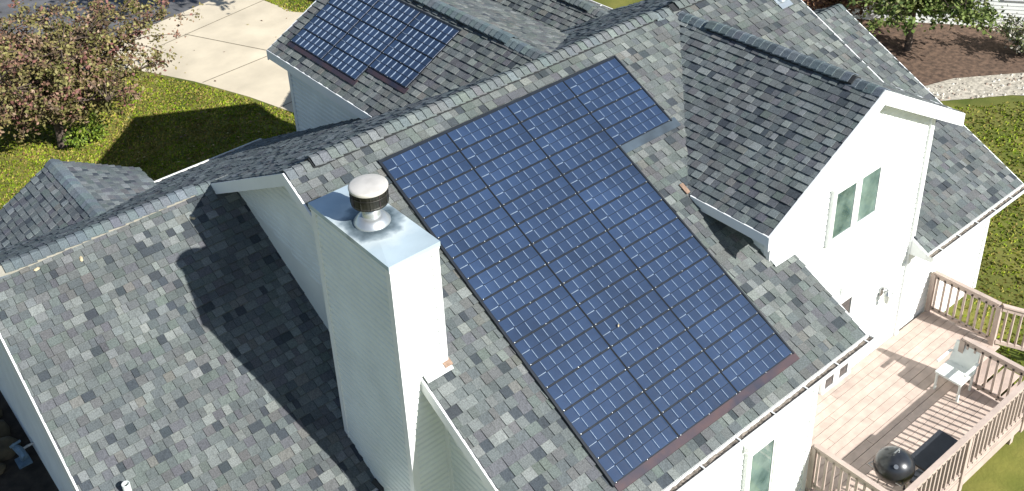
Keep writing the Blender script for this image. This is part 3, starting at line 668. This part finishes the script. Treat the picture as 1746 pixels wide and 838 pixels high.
# grass tufts where the lawn is seen
rg = random.Random(77); b = MB()
GC = [(0.19,0.25,0.013),(0.24,0.29,0.022),(0.14,0.21,0.010),(0.30,0.26,0.06),(0.24,0.18,0.055)]
def tuft(x, y, h):
    c = rg.choice(GC); f = noise.noise((x*0.5,y*0.5,3)); c = GC[3+(rg.random() < 0.4)] if f > 0.28 and rg.random() < 0.55 else c
    t = rg.random()*6.28; lx, ly = math.cos(t)*h*0.6, math.sin(t)*h*0.6; w2 = 0.02+0.03*rg.random()
    px_, py_ = -math.sin(t+1)*w2, math.cos(t+1)*w2
    b.face([(x-px_,y-py_,-6.998),(x+px_,y+py_,-6.998),(x+lx,y+ly,-7+h)], c)
def inpoly(x, y, P_):
    r = False
    for i in range(len(P_)):
        (x1, y1), (x2, y2) = P_[i], P_[i-1]
        if (y1 > y) != (y2 > y) and x < (x2-x1)*(y-y1)/(y2-y1)+x1: r = not r
    return r
LAWN1 = [(-4.8,8.3),(5.1,8.3),(5.1,11.7),(4.55,13.6),(3.8,15.7),(3.0,17.3),(2.1,18.3),(0.5,19.0),(-6,18.6),(-9,14)]
while len(b.f) < 52000:
    x, y = rg.uniform(-9,5.2), rg.uniform(8.3,19.1)
    if inpoly(x, y, LAWN1): tuft(x, y, rg.uniform(0.02,0.065))
LAWN2 = [(8.6,18.2),(9.6,17.0),(13,15.8),(16,19),(10,22.5),(8.5,20.4)]
n0 = len(b.f)
while len(b.f) < n0+9000:
    x, y = rg.uniform(8.4,16), rg.uniform(15.8,22.5)
    if inpoly(x, y, LAWN2): tuft(x, y, rg.uniform(0.02,0.065))
LAWN3 = [(12.2,3.5),(15.4,3.4),(16.1,1.0),(18.0,-0.3),(19.6,-1.4),(21.0,-3.1),(19,-7),(12.2,-7)]
n0 = len(b.f)
while len(b.f) < n0+16000:
    x, y = rg.uniform(12,21), rg.uniform(-7,3.5)
    if inpoly(x, y, LAWN3): tuft(x, y, rg.uniform(0.02,0.06))
LAWN4 = [(9.9,-4.9),(12.2,-4.5),(12.2,-7),(19,-7),(14,-12),(7.5,-10.5),(8.5,-7.6)]
n0 = len(b.f)
while len(b.f) < n0+9000:
    x, y = rg.uniform(7.5,19), rg.uniform(-12,-4.5)
    if inpoly(x, y, LAWN4): tuft(x, y, rg.uniform(0.02,0.06))
b.build('grass', M['grass'], None, kind='stuff')
b = MB()
for i in range(900):
    x, y = rg.uniform(-8,5.2), rg.uniform(8.5,19)
    if i % 40 == 0: x, y = rg.uniform(2.5,9.5), rg.uniform(12.5,20)
    z = -6.955 if i % 40 else -6.985
    if i % 40 and not inpoly(x, y, LAWN1): continue
    t = rg.random()*6.28; s_ = rg.uniform(0.025,0.06); c = rg.choice([(0.32,0.22,0.09),(0.22,0.10,0.05),(0.36,0.30,0.12),(0.14,0.08,0.05)])
    b.face([(x+s_*math.cos(t+k*1.57)*(1 if k%2 else 0.55), y+s_*math.sin(t+k*1.57)*(1 if k%2 else 0.55), z+rg.uniform(0,0.02)) for k in range(4)], c)
b.build('fallen_leaves', M['leaf'], None, kind='stuff')
b = MB()
for i in range(2600):
    x, y = rg.uniform(15,24), rg.uniform(-5,5.6)
    if not inpoly(x, y, [(15.6,3.8),(16.3,1.2),(18.2,0.0),(19.8,-1.1),(21.3,-2.9),(24,-4.8),(24.2,-2.9),(21.4,-0.8),(19.6,0.45),(17.8,1.0),(17.2,3.0),(16.2,5.6),(15,5.5)]): continue
    s_ = rg.uniform(0.03,0.07); t = rg.random()*6.28; c = rg.choice([(0.5,0.45,0.37),(0.36,0.32,0.27),(0.55,0.52,0.46),(0.28,0.22,0.17)])
    ring = [(x+s_*math.cos(t+k*1.257), y+s_*math.sin(t+k*1.257)*0.8, -6.985) for k in range(5)]
    b.add(ring+[(x,y,-6.985+s_*0.7)], [(k,(k+1)%5,5) for k in range(5)], c)
b.build('gravel_stones', M['leaf'], None, kind='stuff')

# ------------------------------------------------------------------ trees and shrubs
def leaf(b, p, s_, c, rg):
    a = Vector((rg.gauss(0,1),rg.gauss(0,1),rg.gauss(0,0.7)-0.3)).normalized(); d = a.cross(Vector((rg.gauss(0,1),rg.gauss(0,1),rg.gauss(0,1)))).normalized()
    p = Vector(p); b.face([p, p+a*s_*0.5+d*s_*0.3, p+a*s_, p+a*s_*0.5-d*s_*0.3], c)
def limbs(rg, base, h, spread, n, lean=(0,0), r0=0.12, sub=4, tr=0.25, droop=0.0):
    """trunk and branch tubes; returns trunk builder and a list of twig points"""
    b = MB(); tips = []
    bx, by, bz = base; top = Vector((bx+lean[0], by+lean[1], bz+h*tr))
    b.tube([(bx,by,bz-0.1),(bx+lean[0]*0.4,by+lean[1]*0.4,bz+h*tr*0.5),top], [r0*1.25,r0,r0*0.85], 9)
    for i in range(n):
        t = 2*math.pi*(i+rg.random()*0.6)/n; el = rg.uniform(0.35,1.2); ln = spread*rg.uniform(0.75,1.1)
        q = [top]
        for k in range(1, 5):
            f = k/4
            q.append(top+Vector((math.cos(t)*math.cos(el)*ln*f+rg.gauss(0,0.06), math.sin(t)*math.cos(el)*ln*f+rg.gauss(0,0.06), math.sin(el)*min(ln,h*(1-tr))*f-droop*f*f*ln+rg.gauss(0,0.05))))
        b.tube(q, [r0*0.55,r0*0.42,r0*0.3,r0*0.2,r0*0.1], 6)
        for k in (1, 2, 3, 4):
            for j in range(sub):
                a = rg.random()*6.28; l2 = ln*rg.uniform(0.18,0.42); e2 = rg.uniform(-0.45,0.7)
                p1 = q[k]+Vector((math.cos(a)*math.cos(e2)*l2, math.sin(a)*math.cos(e2)*l2, math.sin(e2)*l2))
                b.tube([q[k],(q[k]+p1)/2+Vector((0,0,0.05*l2)),p1], [r0*0.16,r0*0.11,r0*0.05], 4, cap=False)
                tips += [p1, (q[k]*0.35+p1*0.65)]
    return b, tips
def tree(name, label, base, h, spread, n, nleaf, ls, cols, seed, group=None, lean=(0,0), r0=0.12, clump=0.3, sub=4, tr=0.25, cat='tree', droop=0, flat=0.8, trunk_m='bark', wts=None):
    rg = random.Random(seed); t = thing(name, label, cat, base, group)
    b, tips = limbs(rg, base, h, spread, n, lean, r0, sub, tr, droop)
    b.build('trunk' if cat == 'tree' else 'stem', M[trunk_m], t, smooth=True)
    b = MB(); wc = {}
    for i in range(nleaf):
        k = rg.randrange(len(tips)); p = tips[k]
        if k not in wc: wc[k] = rg.choices(cols, wts)[0]
        c = wc[k] if rg.random() < 0.8 else rg.choice(cols); f = rg.uniform(0.75,1.25); c = tuple(x*f for x in c)
        r = clump*abs(rg.gauss(0,0.55))
        d = Vector((rg.gauss(0,1),rg.gauss(0,1),rg.gauss(0,flat))).normalized()
        leaf(b, p+d*r, ls*rg.uniform(0.6,1.25), c, rg)
    b.build('crown' if cat == 'tree' else 'foliage', M['leaf'], t)
    return t
CRAB = [(0.17,0.145,0.055),(0.20,0.165,0.06),(0.22,0.125,0.085),(0.19,0.085,0.07),(0.13,0.125,0.035),(0.25,0.17,0.11),(0.13,0.09,0.055),(0.22,0.20,0.07)]
tree('crabapple_tree', 'large spreading tree with olive and dull red autumn leaves on the lawn', (-0.5,14.7,-7), 6.9, 3.35, 20, 50000, 0.11, CRAB, 101, r0=0.12, clump=0.34, sub=8, tr=0.17, droop=0.12, wts=(5,4,2.2,1.6,4,2,2.5,2.2))
tree('street_tree', 'tall leafy tree by the driveway behind the garage roof', (10.3,16.4,-7), 11.0, 4.6, 14, 20000, 0.30, [(0.08,0.12,0.02),(0.11,0.14,0.03)], 111, r0=0.18, clump=0.65, sub=7, tr=0.42, flat=0.7)
tree('green_shrub', 'small bright green leafy shrub under the autumn tree', (0.1,14.35,-7), 1.0, 0.6, 7, 1500, 0.10, [(0.14,0.20,0.02),(0.20,0.26,0.03),(0.09,0.15,0.02)], 103, r0=0.02, clump=0.16, sub=3, tr=0.15, cat='shrub')
GRN = [(0.09,0.13,0.025),(0.13,0.17,0.04),(0.06,0.095,0.02),(0.17,0.19,0.06)]
tree('green_tree', 'drooping green leafy tree beside the white neighbouring house', (20.3,2.3,-7), 4.6, 2.5, 12, 20000, 0.14, GRN, 105, r0=0.09, clump=0.36, sub=5, tr=0.3, droop=0.35)
tree('rusty_bush', 'rust brown bush behind the right end of the roof', (19.9,5.0,-7), 3.4, 2.1, 11, 12000, 0.10, [(0.16,0.075,0.05),(0.20,0.11,0.06),(0.11,0.05,0.04),(0.25,0.16,0.09)], 107, r0=0.05, clump=0.32, sub=4, tr=0.15, cat='bush')
tree('flowering_bush', 'small pale green bush at the foot of the white neighbouring wall', (22.3,0.0,-7), 1.3, 0.9, 8, 2600, 0.10, [(0.12,0.15,0.06),(0.18,0.20,0.09),(0.45,0.42,0.36)], 109, r0=0.03, clump=0.25, sub=3, tr=0.15, cat='bush')

# ------------------------------------------------------------------ neighbouring house
A = Vector((20.9,4.9)); d2 = Vector((0.586,-0.81)).normalized(); n2 = Vector((-d2.y*-1, d2.x*-1))
n2 = Vector((d2.y, -d2.x)) if Vector((d2.y,-d2.x)).dot(Vector((-1,-0.5))) > 0 else Vector((-d2.y, d2.x))
nb = thing('neighbour_house', 'white sided neighbouring house behind the green tree', 'house', (A.x,A.y,-7))
Wn = 11; Hn = 5.2; back = -n2*7
def nbp(u, z, o=0): return Vector((A.x+d2.x*u+n2.x*o, A.y+d2.y*u+n2.y*o, z))
b = MB(); b.prism([nbp(-5,-7),nbp(Wn,-7),nbp(Wn,-7+Hn),nbp(-5,-7+Hn)], (back.x,back.y,0)); nw = b.build('wall', M['siding'], nb)
lump = MB(); k = 0
while k*0.12 < Hn:
    z = -7+k*0.12; lump.add([nbp(-5,z,0.02),nbp(Wn,z,0.02),nbp(Wn,z+0.12,0.004),nbp(-5,z+0.12,0.004),nbp(-5,z,0.001),nbp(Wn,z,0.001)], [(0,1,2,3),(4,5,1,0)]); k += 1
lump.build('siding_boards', M['siding'], nw, kind='stuff')
b = MB(); m_ = -n2*3.5
r_ = [nbp(-5.4,-7+Hn,0.4), nbp(Wn+0.4,-7+Hn,0.4), nbp(Wn+0.4,-7+Hn+2.1,-3.5), nbp(-5.4,-7+Hn+2.1,-3.5)]
b.prism(r_, (0,0,0.12)); r_ = [nbp(-5.4,-7+Hn,-7.4), nbp(Wn+0.4,-7+Hn,-7.4), nbp(Wn+0.4,-7+Hn+2.1,-3.5), nbp(-5.4,-7+Hn+2.1,-3.5)]; b.prism(r_, (0,0,0.12)); b.build('roof', M['roof_plain'], nb)
def nwin(u0, u1, z0, z1, gl, nm='window'):
    b = MB(); f = 0.10
    for q in ((u0-f,u1+f,z1,z1+f),(u0-f,u1+f,z0-f,z0),(u0-f,u0,z0,z1),(u1,u1+f,z0,z1)):
        b.prism([nbp(q[0],q[2],0.06),nbp(q[1],q[2],0.06),nbp(q[1],q[3],0.06),nbp(q[0],q[3],0.06)], (-n2.x*0.05,-n2.y*0.05,0))
    o = b.build(nm, M['trim'], nb)
    b = MB(); b.prism([nbp(u0,z0,0.035),nbp(u1,z0,0.035),nbp(u1,z1,0.035),nbp(u0,z1,0.035)], (-n2.x*0.02,-n2.y*0.02,0)); b.build('pane', M[gl], o)
nwin(0.9,1.9,-6.8,-4.9,'dark_glass','door'); nwin(4.55,5.5,-6.0,-4.4,'dark_glass')

# ------------------------------------------------------------------ deck
DZ = -6.45; DX0, DX1, DY0, DY1 = 4.36, 9.72, -7.32, -4.69
deck = thing('deck', 'brown wooden board deck with slatted railings behind the house', 'deck', (7,-6,-7))
k = 0; y = DY1; bw = 0.145
while y-bw > DY0-0.1:
    xs = DX1 if y > -6.0 else 8.38
    x = DX0; cuts = [DX0, 6.4+0.9*((k*37) % 5-2)/2, xs]
    for a, c in zip(cuts, cuts[1:]):
        part('deck_board', 'deck', lambda b: b.box(a+0.003, c-0.003, y-bw+0.007, y, DZ-0.03, DZ+0.0015*((k*7) % 3)), parent=deck)
    y -= bw; k += 1
part('deck_joists', 'rail', lambda b: (b.box(DX0+0.02,8.36,DY0+0.02,DY1-0.02,DZ-0.25,DZ-0.05), b.box(8.36,DX1-0.02,-6.0,DY1-0.02,DZ-0.25,DZ-0.05)), parent=deck)
for x, y in ((4.5,-7.2),(6.4,-7.2),(8.2,-7.2),(9.6,-5.9)): part('deck_post', 'rail', lambda b: b.box(x-0.05,x+0.05,y-0.05,y+0.05,-7,DZ-0.25), parent=deck)
def railing(a, c, z0=DZ, z1=DZ, h=0.92, step=0.135, posts=(0,1)):
    a, c = Vector((a[0],a[1],z0)), Vector((c[0],c[1],z1)); d = c-a; Ln = Vector((d.x,d.y)).length; n_ = Vector((-d.y,d.x,0)).normalized()
    b = MB(); b.beam(a-n_*0.045+Vector((0,0,h)), c-n_*0.045+Vector((0,0,h)), n_*0.09, (0,0,0.035))
    ro = b.build('railing', M['rail'], deck)
    b = MB(); b.beam(a-n_*0.018+Vector((0,0,h-0.10)), c-n_*0.018+Vector((0,0,h-0.10)), n_*0.036, (0,0,0.085)); b.build('top_rail', M['rail'], ro)
    b = MB(); b.beam(a-n_*0.018+Vector((0,0,0.06)), c-n_*0.018+Vector((0,0,0.06)), n_*0.036, (0,0,0.08)); b.build('bottom_rail', M['rail'], ro)
    t = step*0.7
    while t < Ln-0.03:
        q = a+d*(t/Ln); b = MB(); b.box(q.x-0.018,q.x+0.018,q.y-0.018,q.y+0.018,q.z+0.10,q.z+h-0.05); b.build('baluster', M['rail'], ro); t += step
    for f in posts:
        q = a+d*f; b = MB(); b.box(q.x-0.045,q.x+0.045,q.y-0.045,q.y+0.045,q.z-0.3,q.z+h-0.02); b.build('post', M['rail'], ro)
railing((4.42,-5.84),(4.42,-7.25)); railing((4.42,-7.28),(8.34,-7.28), posts=(0.5,1))
railing((9.66,-4.72),(9.66,-6.0)); railing((9.66,-6.05),(10.9,-7.2), DZ, -7.0, posts=(1,))
railing((8.36,-6.05),(8.36,-7.24), posts=(0,))
for i in range(3):
    part('stair_tread', 'deck', lambda b: b.box(8.45,9.6,-6.35-0.28*i,-6.06-0.28*i,DZ-0.15*(i+1)-0.03,DZ-0.15*(i+1)), parent=deck)

# kettle grill
gx_, gy_, gz_ = 5.10, -6.80, DZ
g = thing('kettle_grill', 'round black covered grill standing on the deck', 'grill', (gx_,gy_,gz_))
part('lid', 'black_metal', lambda b: b.lathe(gx_,gy_,[(0.30,gz_+0.78),(0.295,gz_+0.86),(0.25,gz_+0.96),(0.16,gz_+1.03),(0.06,gz_+1.06),(0.0001,gz_+1.062)],28), parent=g, smooth=True)
part('bowl', 'black_metal', lambda b: b.lathe(gx_,gy_,[(0.305,gz_+0.79),(0.305,gz_+0.76),(0.27,gz_+0.64),(0.18,gz_+0.55),(0.06,gz_+0.51),(0.0001,gz_+0.51)],28), parent=g, smooth=True)
part('handle', 'steel', lambda b: b.tube([(gx_-0.07,gy_,gz_+1.05),(gx_-0.07,gy_,gz_+1.10),(gx_+0.07,gy_,gz_+1.10),(gx_+0.07,gy_,gz_+1.05)],0.01,6), parent=g)
part('thermometer', 'steel', lambda b: b.tube([(gx_-0.18,gy_-0.12,gz_+0.98),(gx_-0.20,gy_-0.13,gz_+1.01)],0.035,10), parent=g)
for a in (0.6, 2.7, 4.8): part('leg', 'steel', lambda b: b.tube([(gx_+0.22*math.cos(a),gy_+0.22*math.sin(a),gz_+0.62),(gx_+0.33*math.cos(a),gy_+0.33*math.sin(a),gz_)],0.013,6), parent=g)
for a in (2.2, 4.0): part('side_handle', 'steel', lambda b: b.tube([(gx_+0.30*math.cos(a-0.2),gy_+0.30*math.sin(a-0.2),gz_+0.74),(gx_+0.37*math.cos(a),gy_+0.37*math.sin(a),gz_+0.75),(gx_+0.30*math.cos(a+0.2),gy_+0.30*math.sin(a+0.2),gz_+0.74)],0.010,6), parent=g)
# dark side table by the grill
tx, ty = 5.95, -7.03
t = thing('side_table', 'low dark rectangular table next to the round grill', 'table', (tx,ty,DZ))
part('tabletop', 'table_top', lambda b: b.box(tx-0.50,tx+0.42,ty-0.18,ty+0.22,DZ+0.66,DZ+0.70), parent=t)
part('shelf', 'table_top', lambda b: b.box(tx-0.46,tx+0.38,ty-0.15,ty+0.18,DZ+0.22,DZ+0.245), parent=t)
for sx in (-0.48,0.36):
    for sy in (-0.16,0.16): part('leg', 'black_metal', lambda b: b.box(tx+sx,tx+sx+0.04,ty+sy,ty+sy+0.04,DZ,DZ+0.66), parent=t)
# white plastic chair by the stair railing
cx_, cy_ = 8.06, -6.15
t = thing('plastic_chair', 'white plastic armchair standing by the deck stair railing', 'chair', (cx_,cy_,DZ), rz=0)
part('seat', 'plastic_white', lambda b: b.box(cx_-0.24,cx_+0.24,cy_-0.24,cy_+0.24,DZ+0.38,DZ+0.42), parent=t)
part('backrest', 'plastic_white', lambda b: b.hexa([(cx_+0.20,cy_-0.24,DZ+0.42),(cx_+0.24,cy_-0.24,DZ+0.42),(cx_+0.24,cy_+0.24,DZ+0.42),(cx_+0.20,cy_+0.24,DZ+0.42),(cx_+0.30,cy_-0.22,DZ+0.82),(cx_+0.33,cy_-0.22,DZ+0.82),(cx_+0.33,cy_+0.22,DZ+0.82),(cx_+0.30,cy_+0.22,DZ+0.82)]), parent=t)
for sx in (-0.22,0.19):
    for sy in (-0.23,0.19): part('leg', 'plastic_white', lambda b: b.box(cx_+sx,cx_+sx+0.035,cy_+sy,cy_+sy+0.035,DZ,DZ+0.38), parent=t)
for sy in (-0.27,0.23): part('armrest', 'plastic_white', lambda b: b.box(cx_-0.2,cx_+0.24,cy_+sy,cy_+sy+0.04,DZ+0.60,DZ+0.63), parent=t)
# wall lantern
lx, ly, lz = 7.84, -4.685, -5.02
t = thing('wall_lamp', 'grey glass lantern fixed to the white gable wall above the deck', 'wall lamp', (lx,ly,lz))
part('back_plate', 'steel', lambda b: b.box(lx-0.05,lx+0.05,ly-0.02,ly+0.0,lz-0.08,lz+0.10), parent=t)
part('arm', 'steel', lambda b: b.tube([(lx,ly-0.02,lz+0.06),(lx,ly-0.09,lz+0.13),(lx,ly-0.14,lz+0.10)],0.012,6), parent=t)
part('lantern_glass', 'lamp_glass', lambda b: b.lathe(lx,ly-0.14,[(0.045,lz-0.16),(0.07,lz+0.04),(0.06,lz+0.05)],8), parent=t)
part('lantern_cap', 'steel', lambda b: b.lathe(lx,ly-0.14,[(0.085,lz+0.045),(0.03,lz+0.10),(0.0001,lz+0.11)],8), parent=t)

# ------------------------------------------------------------------ small things
# rocks and tap at the lower-left corner
rg = random.Random(55)
RL = ['large dark rounded boulder nearest the left wall of the house','dark flat boulder lying in front of the largest boulder','small brown boulder beside the blue tap','dark boulder at the left edge below the roof']
for i, (x, y, r) in enumerate(((-5.42,4.95,0.34),(-5.40,4.45,0.30),(-5.62,4.05,0.16),(-5.35,5.55,0.26))):
    b = MB(); n = 10; vs = []; fs = []
    for a in range(6):
        for c in range(n):
            t = math.pi*a/5*0.62; p_ = 2*math.pi*c/n; q = Vector((math.sin(t)*math.cos(p_),math.sin(t)*math.sin(p_),math.cos(t)))
            f = 1+0.28*noise.noise(q*1.6+Vector((i*7,0,0))); vs.append((x+q.x*r*f*1.1,y+q.y*r*f*0.9,-6.98+(q.z+0.25)*r*f*0.62))
    fs = [(a*n+c,a*n+(c+1)%n,(a+1)*n+(c+1)%n,(a+1)*n+c) for a in range(5) for c in range(n)]
    b.add(vs, fs); b.build('boulder', M['rock'], None, smooth=True, label=RL[i], cat='rock', group='dark boulders by the left wall', org=(x,y,-7))
tx, ty = -5.17, 3.98
t = thing('outdoor_tap', 'blue grey metal water tap assembly on the ground by the left wall', 'tap', (tx,ty,-7))
part('standpipe', 'blue_metal', lambda b: b.tube([(tx,ty,-7),(tx,ty,-6.72)],0.045,8), parent=t)
part('valve_body', 'blue_metal', lambda b: b.tube([(tx-0.05,ty+0.22,-6.74),(tx,ty,-6.72),(tx+0.03,ty-0.20,-6.76)],[0.05,0.075,0.06],8), parent=t)
part('handle', 'blue_metal', lambda b: (b.tube([(tx-0.12,ty+0.12,-6.66),(tx+0.08,ty+0.16,-6.66)],0.025,6), b.tube([(tx-0.02,ty+0.14,-6.66),(tx-0.02,ty+0.14,-6.74)],0.02,6)), parent=t)
part('spout', 'steel', lambda b: b.tube([(tx,ty,-6.74),(tx+0.14,ty+0.02,-6.73),(tx+0.27,ty+0.02,-6.73)],0.025,6), parent=t)
part('base_plate', 'blue_metal', lambda b: b.box(tx-0.12,tx+0.12,ty-0.16,ty+0.12,-6.99,-6.96), parent=t)
# leaves lying on the roof
for i, (x, y, off, lb) in enumerate(((-4.33,2.02,-3.1,'yellow fallen leaf on lower left roof, nearer the left edge'),(-3.70,1.90,-3.1,'yellow fallen leaf on lower left roof, second from the left edge'),(-1.9,1.80,-3.1,'yellow fallen leaf on lower left roof beside the dark shadow'),(1.49,-4.39,0.03,'pale leaf lying in the middle of the large solar array'))):
    b = MB(); a = i*1.3; s_ = 0.05 if i < 3 else 0.025; z = P*y+off+0.03+(0.03 if i == 3 else 0); P4 = []
    for k in range(6):
        q = (math.cos(k*1.047)*s_, math.sin(k*1.047)*s_*0.5); u, v = q[0]*math.cos(a)-q[1]*math.sin(a), q[0]*math.sin(a)+q[1]*math.cos(a); P4.append((x+u, y+v, z+P*v+0.008*(k % 2)))
    b.add(P4+[(x,y,z+0.02)], [(k,(k+1)%6,6) for k in range(6)]); b.build('fallen_leaf', M['dead_leaf'], None, label=lb, cat='leaf', org=(x,y,z))
# mailbox by the street
mx_, my_ = 2.15, 19.5
t = thing('mailbox', 'small white mailbox on a post beyond the autumn tree', 'mailbox', (mx_,my_,-7))
part('post', 'trim', lambda b: b.box(mx_-0.05,mx_+0.05,my_-0.05,my_+0.05,-7,-5.95), parent=t)
part('box', 'plastic_white', lambda b: b.prism([(mx_-0.12,my_-0.22,-5.95),(mx_+0.12,my_-0.22,-5.95),(mx_+0.12,my_-0.22,-5.80),(mx_+0.07,my_-0.22,-5.72),(mx_-0.07,my_-0.22,-5.72),(mx_-0.12,my_-0.22,-5.80)], (0,0.44,0)), parent=t)
part('flag', 'red_plastic', lambda b: b.box(mx_+0.122,mx_+0.13,my_-0.1,my_-0.04,-5.9,-5.7), parent=t)
